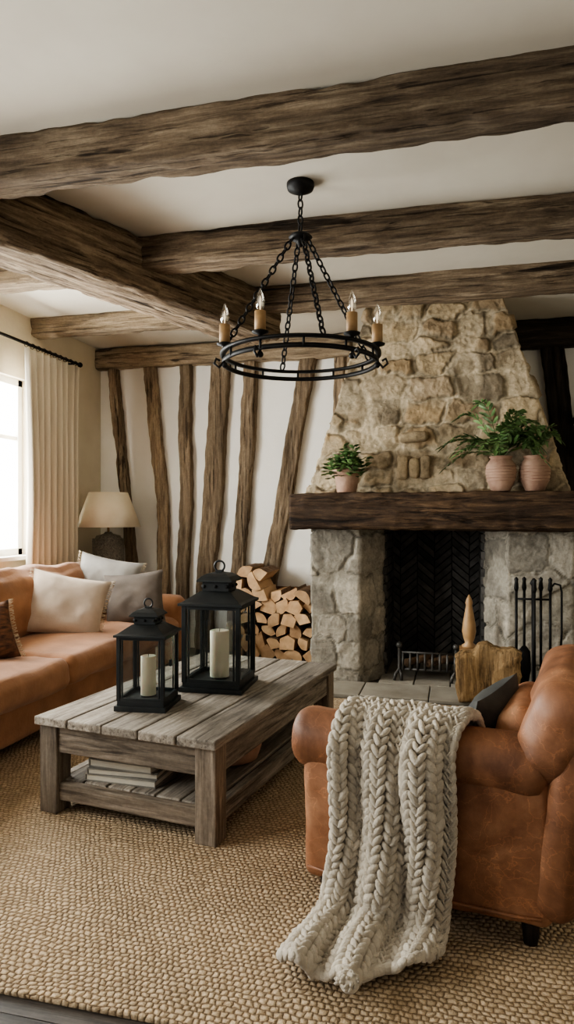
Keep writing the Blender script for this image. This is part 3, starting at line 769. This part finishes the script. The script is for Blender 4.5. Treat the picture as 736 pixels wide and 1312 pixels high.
# ------------------------------------------------------------ chandelier
b=MB(); bl=M['black']; Rr=.42
def ring(R_,z,w,h,n=64):
    vs=[];fs=[]
    for r,zz in((R_-w/2,z-h/2),(R_+w/2,z-h/2),(R_+w/2,z+h/2),(R_-w/2,z+h/2)):
        for k in range(n): a=2*math.pi*k/n; vs.append((r*math.cos(a),r*math.sin(a),zz))
    for i in range(4):
        for k in range(n): fs.append((i*n+k,i*n+(k+1)%n,((i+1)%4)*n+(k+1)%n,((i+1)%4)*n+k))
    b.add(vs,fs,bl,True)
ring(Rr,.02,.03,.014); ring(Rr-.005,-.025,.014,.022)
def chain(p0,p1,ll=.05,r=.0052):
    p0=Vector(p0);p1=Vector(p1); L=(p1-p0).length; n=int(L/(ll*.78)); t=(p1-p0).normalized(); s_=t.orthogonal().normalized(); q=t.cross(s_)
    for k in range(n):
        c=p0+t*L*(k+.5)/n; a=s_ if k%2 else q
        b.tube([c+t*ll*.5*math.cos(x)+a*ll*.29*math.sin(x) for x in np.linspace(0,2*math.pi,12,endpoint=False)],r,bl,5,True)
hz=.66
b.lathe([(.018,.895),(.03,.90),(.07,.92),(.075,.935),(.075,.953)],bl,n=24)
chain((0,0,hz+.03),(0,0,.905))
b.lathe([(.01,hz-.05),(.02,hz-.03),(.05,hz-.01),(.065,hz),(.05,hz+.015),(.015,hz+.03)],bl,n=20)
for deg in (-150,-62,35,118,): 
    a=R(deg); chain((.04*math.cos(a),.04*math.sin(a),hz),(Rr*math.cos(a),Rr*math.sin(a),.03))
for deg in range(0,360,30):
    a=R(deg+15); b.tube([(Rr*math.cos(a),Rr*math.sin(a),.02),(Rr*math.cos(a),Rr*math.sin(a),-.03)],.007,bl,6)
cand=[R(-90+14+d) for d in(-72,-29,36,72)]
for a in cand:
    c=Vector((Rr*math.cos(a),Rr*math.sin(a),0)); o=Vector((math.cos(a),math.sin(a),0))
    b.lathe([(.01,.02),(.012,.035),(.04,.045),(.042,.052),(.03,.056)],bl,c,16)
    b.lathe([(.028,.052),(.028,.150),(.016,.154)],M['brass'],c,16)
    b.lathe([(.012,.154),(.022,.172),(.026,.195),(.018,.225),(.006,.252),(.002,.262)],M['bulb'],c,14)
    b.lathe([(.003,.156),(.006,.19),(.004,.21),(.001,.225)],M['filament'],c,8)
    b.tube([c+Vector((0,0,-.04)),c+o*.03+Vector((0,0,-.075)),c+o*.055+Vector((0,0,-.055)),c+o*.045+Vector((0,0,-.03)),c+o*.025+Vector((0,0,-.04))],.007,bl,6)
    b.sph(c+Vector((0,0,-.06)),.016,bl)
b.build('ring_chandelier',(-.82,3.59,2.245))

# ------------------------------------------------------------ armchair (local +x = facing, +y = side nearest the rug edge)
CH=Matrix.Translation((-.04,2.715,.018))@Matrix.Rotation(R(169.7),4,'Z')
b=MB(); le=M['leather']
def rollarm(y,ztop,r,zb=.10):
    b.rbox((.01,y,(zb+ztop-r)/2),(.84,.17,ztop-r-zb+.04),.04,le,puff=(0,.014,0),wr=.009,m=16)
    n=26
    sec=[(-.40,.7),(-.37,.95),(-.34,1)]+[(x,1+.012*math.sin(x*13)) for x in np.linspace(-.3,.36,14)]+[(.42,1.02),(.45,.97),(.468,.85),(.472,.80),(.466,.74),(.474,.6),(.478,.3),(.478,.01)]
    vs=[];fs=[]
    for (x,s_) in sec:
        for k in range(n):
            a=2*math.pi*k/n; rr=r*s_*(1+.05*N3(x*6,math.cos(a)*2,math.sin(a)*2)); vs.append((x,y+rr*1.05*math.cos(a),ztop-r+rr*math.sin(a)))
    for i in range(len(sec)-1):
        for k in range(n): fs.append((i*n+k,i*n+(k+1)%n,(i+1)*n+(k+1)%n,(i+1)*n+k))
    fs.append(tuple(range(n))[::-1]); b.add(vs,fs,le,True)
rollarm(.33,.672,.105); rollarm(-.33,.49,.095)
b.rbox((0,0,.23),(.80,.60,.26),.04,le)
b.rbox((.10,0,.40),(.66,.50,.16),.06,le,puff=(0,0,.02),wr=.008)
T1=Matrix.Rotation(R(-8),3,'Y')
b.rbox((-.44,0,.42),(.15,.84,.64),.06,le,wr=.008,rot=T1,puff=(.02,.015,0),m=12)
b.rbox((-.42,0,.69),(.20,.88,.34),.092,le,wr=.012,rot=Matrix.Rotation(R(-20),3,'Y'),puff=(.01,.0,.01),m=14)
b.rbox((-.30,0,.56),(.18,.52,.32),.08,le,wr=.010,rot=T1,puff=(.03,0,0))
b.tube([(-.38,.418,.125),(-.30,.424,.12),(.0,.428,.12),(.3,.424,.12),(.41,.415,.125)],.006,le,6)
for x,y in((.36,.34),(.36,-.34),(-.34,.34),(-.34,-.34)):
    b.lathe([(.022,0),(.036,.12)],M['darkpost'],(x,y,0),12)
ob=b.build('leather_armchair'); ob.matrix_world=CH
b=MB(); pillow(b,.40,.36,.15,M['pillow_char'],Matrix.Identity(4)); ob=b.build('throw_pillow')
ob.matrix_world=CH@Rt((-.16,.04,.58),R(78),R(-16),R(4))

# chunky throw
b=MB(); kn=M['knit']
py=np.array([.185,.19,.215,.262,.33,.40,.452,.472,.478,.485,.492,.505,.56,.66,.76,.86])
pz=np.array([.50,.56,.64,.692,.712,.685,.60,.50,.38,.25,.14,.075,.045,.043,.043,.043])
sl=np.concatenate([[0],np.cumsum(np.hypot(np.diff(py),np.diff(pz)))])
NC=14; step=.029
def sm01(x): x=min(1,max(0,x)); return x*x*(3-2*x)
def surf(u,s_):
    yv=float(np.interp(s_,sl,py)); zv=float(np.interp(s_,sl,pz))
    k=sm01((s_-.70)/.5); k2=sm01((s_-.15)/.35)
    xt=.27-.44*u; xm=.27-.385*u; xb=.32-.43*u
    x=xt*(1-k2)+xm*k2; x=x*(1-k)+xb*k
    hang=min(1,max(0,(s_-.20)/.25))
    fold=math.sin(u*2*math.pi*2.7+.8+.9*math.sin(s_*4))*.036*hang+math.sin(u*2*math.pi*1.2+s_*5)*.018*hang
    onfl=min(1,max(0,(s_-.90)/.12))
    x+=math.cos(u*2*math.pi*2.7+.8)*.012*hang+.012*math.sin(s_*7)*hang
    yoff=max(-.010,fold+.012)*(1-onfl*.5)+.020*hang*(1-onfl)
    return Vector((x,yv+yoff,zv+onfl*max(-.008,fold)*.9))
def Lend(u): return sl[11]+.02+.28*math.sin(math.pi*min(1,.34+u*.62))**.8+.03*(1-u)
nu_,ns=60,80;vs=[]
for i in range(nu_+1):
    u=i/nu_
    for j in range(ns+1): p=surf(u,Lend(u)*j/ns*.99); vs.append(p-Vector((0,.002,.004)))
b.add(vs,[(i*(ns+1)+j,i*(ns+1)+j+1,(i+1)*(ns+1)+j+1,(i+1)*(ns+1)+j) for i in range(nu_) for j in range(ns)],kn,True)
for c in range(NC):
    u=(c+.5)/NC; Le=Lend(u); n=int(Le/step); rd=random.random()
    for r_ in range(n):
        s_=(r_+.5)*Le/n
        p=surf(u,s_); T_=(surf(u,min(Le,s_+.01))-surf(u,max(0,s_-.01))).normalized()
        du=.5/NC
        C=(surf(min(1,u+du),s_)-surf(max(0,u-du),s_)); wd=C.length; C=C.normalized()
        C=(C-T_*C.dot(T_)).normalized(); Nn=C.cross(T_)
        if Nn.dot(Vector((0,.5,.5)))<0 and s_>.2: Nn=-Nn
        if s_<=.2 and Nn.z<0: Nn=-Nn
        for sg in(-1,1):
            A=(T_*.82-C*sg*.55).normalized()*.028; Bv=A.normalized().cross(Nn).normalized()*wd*.29
            j=random.uniform(.88,1.14)
            b.ell(p+C*sg*wd*.23+Nn*random.uniform(.003,.011),A*j,Bv*j,Nn*.019,kn,9,6,rnd=rd*.5+random.random()*.5)
hem=[surf(u,Lend(u))+Vector((0,.0,.006)) for u in np.linspace(0,1,60)]
for i in range(59):
    a_,c_=hem[i],hem[i+1]; d_=(c_-a_).normalized(); 
    if i%2==0: b.ell((a_+c_)/2,d_*.026+Vector((0,.008,0)),Vector((0,.018,0)),Vector((0,0,.018)),kn,9,6)
for uu in(0,1):
    for k in range(32):
        s_=Lend(uu)*(k+.5)/32; p=surf(uu,s_); T_=(surf(uu,s_+.01)-surf(uu,max(0,s_-.01))).normalized()
        b.ell(p+Vector((0,.004,0)),T_*.026,Vector((.014,0,0)),T_.cross(Vector((1,0,0))).normalized()*.016,kn,9,6)
tp=surf(.50,Lend(.50))+Vector((0,.055,.0))
b.sph(tp+Vector((0,0,.014)),.030,kn,.9)
for k in range(60):
    a=random.uniform(0,6.28); e=random.uniform(0,1.3); d_=Vector((math.cos(a)*math.cos(e),math.sin(a)*math.cos(e),math.sin(e)*.8))
    b.ell(tp+Vector((0,0,.014))+d_*.028,d_*.012+Vector((.004,.006,0)),d_.orthogonal().normalized()*.007,d_.cross(d_.orthogonal()).normalized()*.007,kn,6,4)
b.tube([surf(.50,Lend(.50)),tp],.012,kn,7)
ob=b.build('knit_throw_blanket'); ob.matrix_world=CH

# ------------------------------------------------------------ light
w=bpy.data.worlds.new('World'); bpy.context.scene.world=w; w.use_nodes=True
bg=w.node_tree.nodes['Background']; bg.inputs[0].default_value=(.97,.98,1,1); bg.inputs[1].default_value=.26
def area(name,loc,rot,sx,sy,e,col=(1,.98,.95)):
    l=bpy.data.lights.new(name,'AREA'); l.shape='RECTANGLE'; l.size=sx; l.size_y=sy; l.energy=e; l.color=col
    o=bpy.data.objects.new(name,l); o.location=loc; o.rotation_euler=rot; bpy.context.scene.collection.objects.link(o)
area('daylight_window_1',(XL-.42,4.33,1.85),(0,R(-90),0),1.7,2.3,450,(1,.98,.945))
area('daylight_window_2',(XL-.42,.95,1.85),(0,R(-90),0),1.7,2.8,320,(1,.98,.945))
try: bpy.context.scene.view_settings.look='AgX - Medium High Contrast'
except Exception: pass

cam=bpy.data.cameras.new('Camera'); co=bpy.data.objects.new('Camera',cam); bpy.context.scene.collection.objects.link(co)
co.location=(0,0,1.4); co.rotation_euler=(R(90),0,R(14))
cam.sensor_fit='VERTICAL'; cam.sensor_height=36; cam.lens=870/1312*36; cam.shift_y=4/1312; cam.clip_start=.05
bpy.context.scene.camera=co
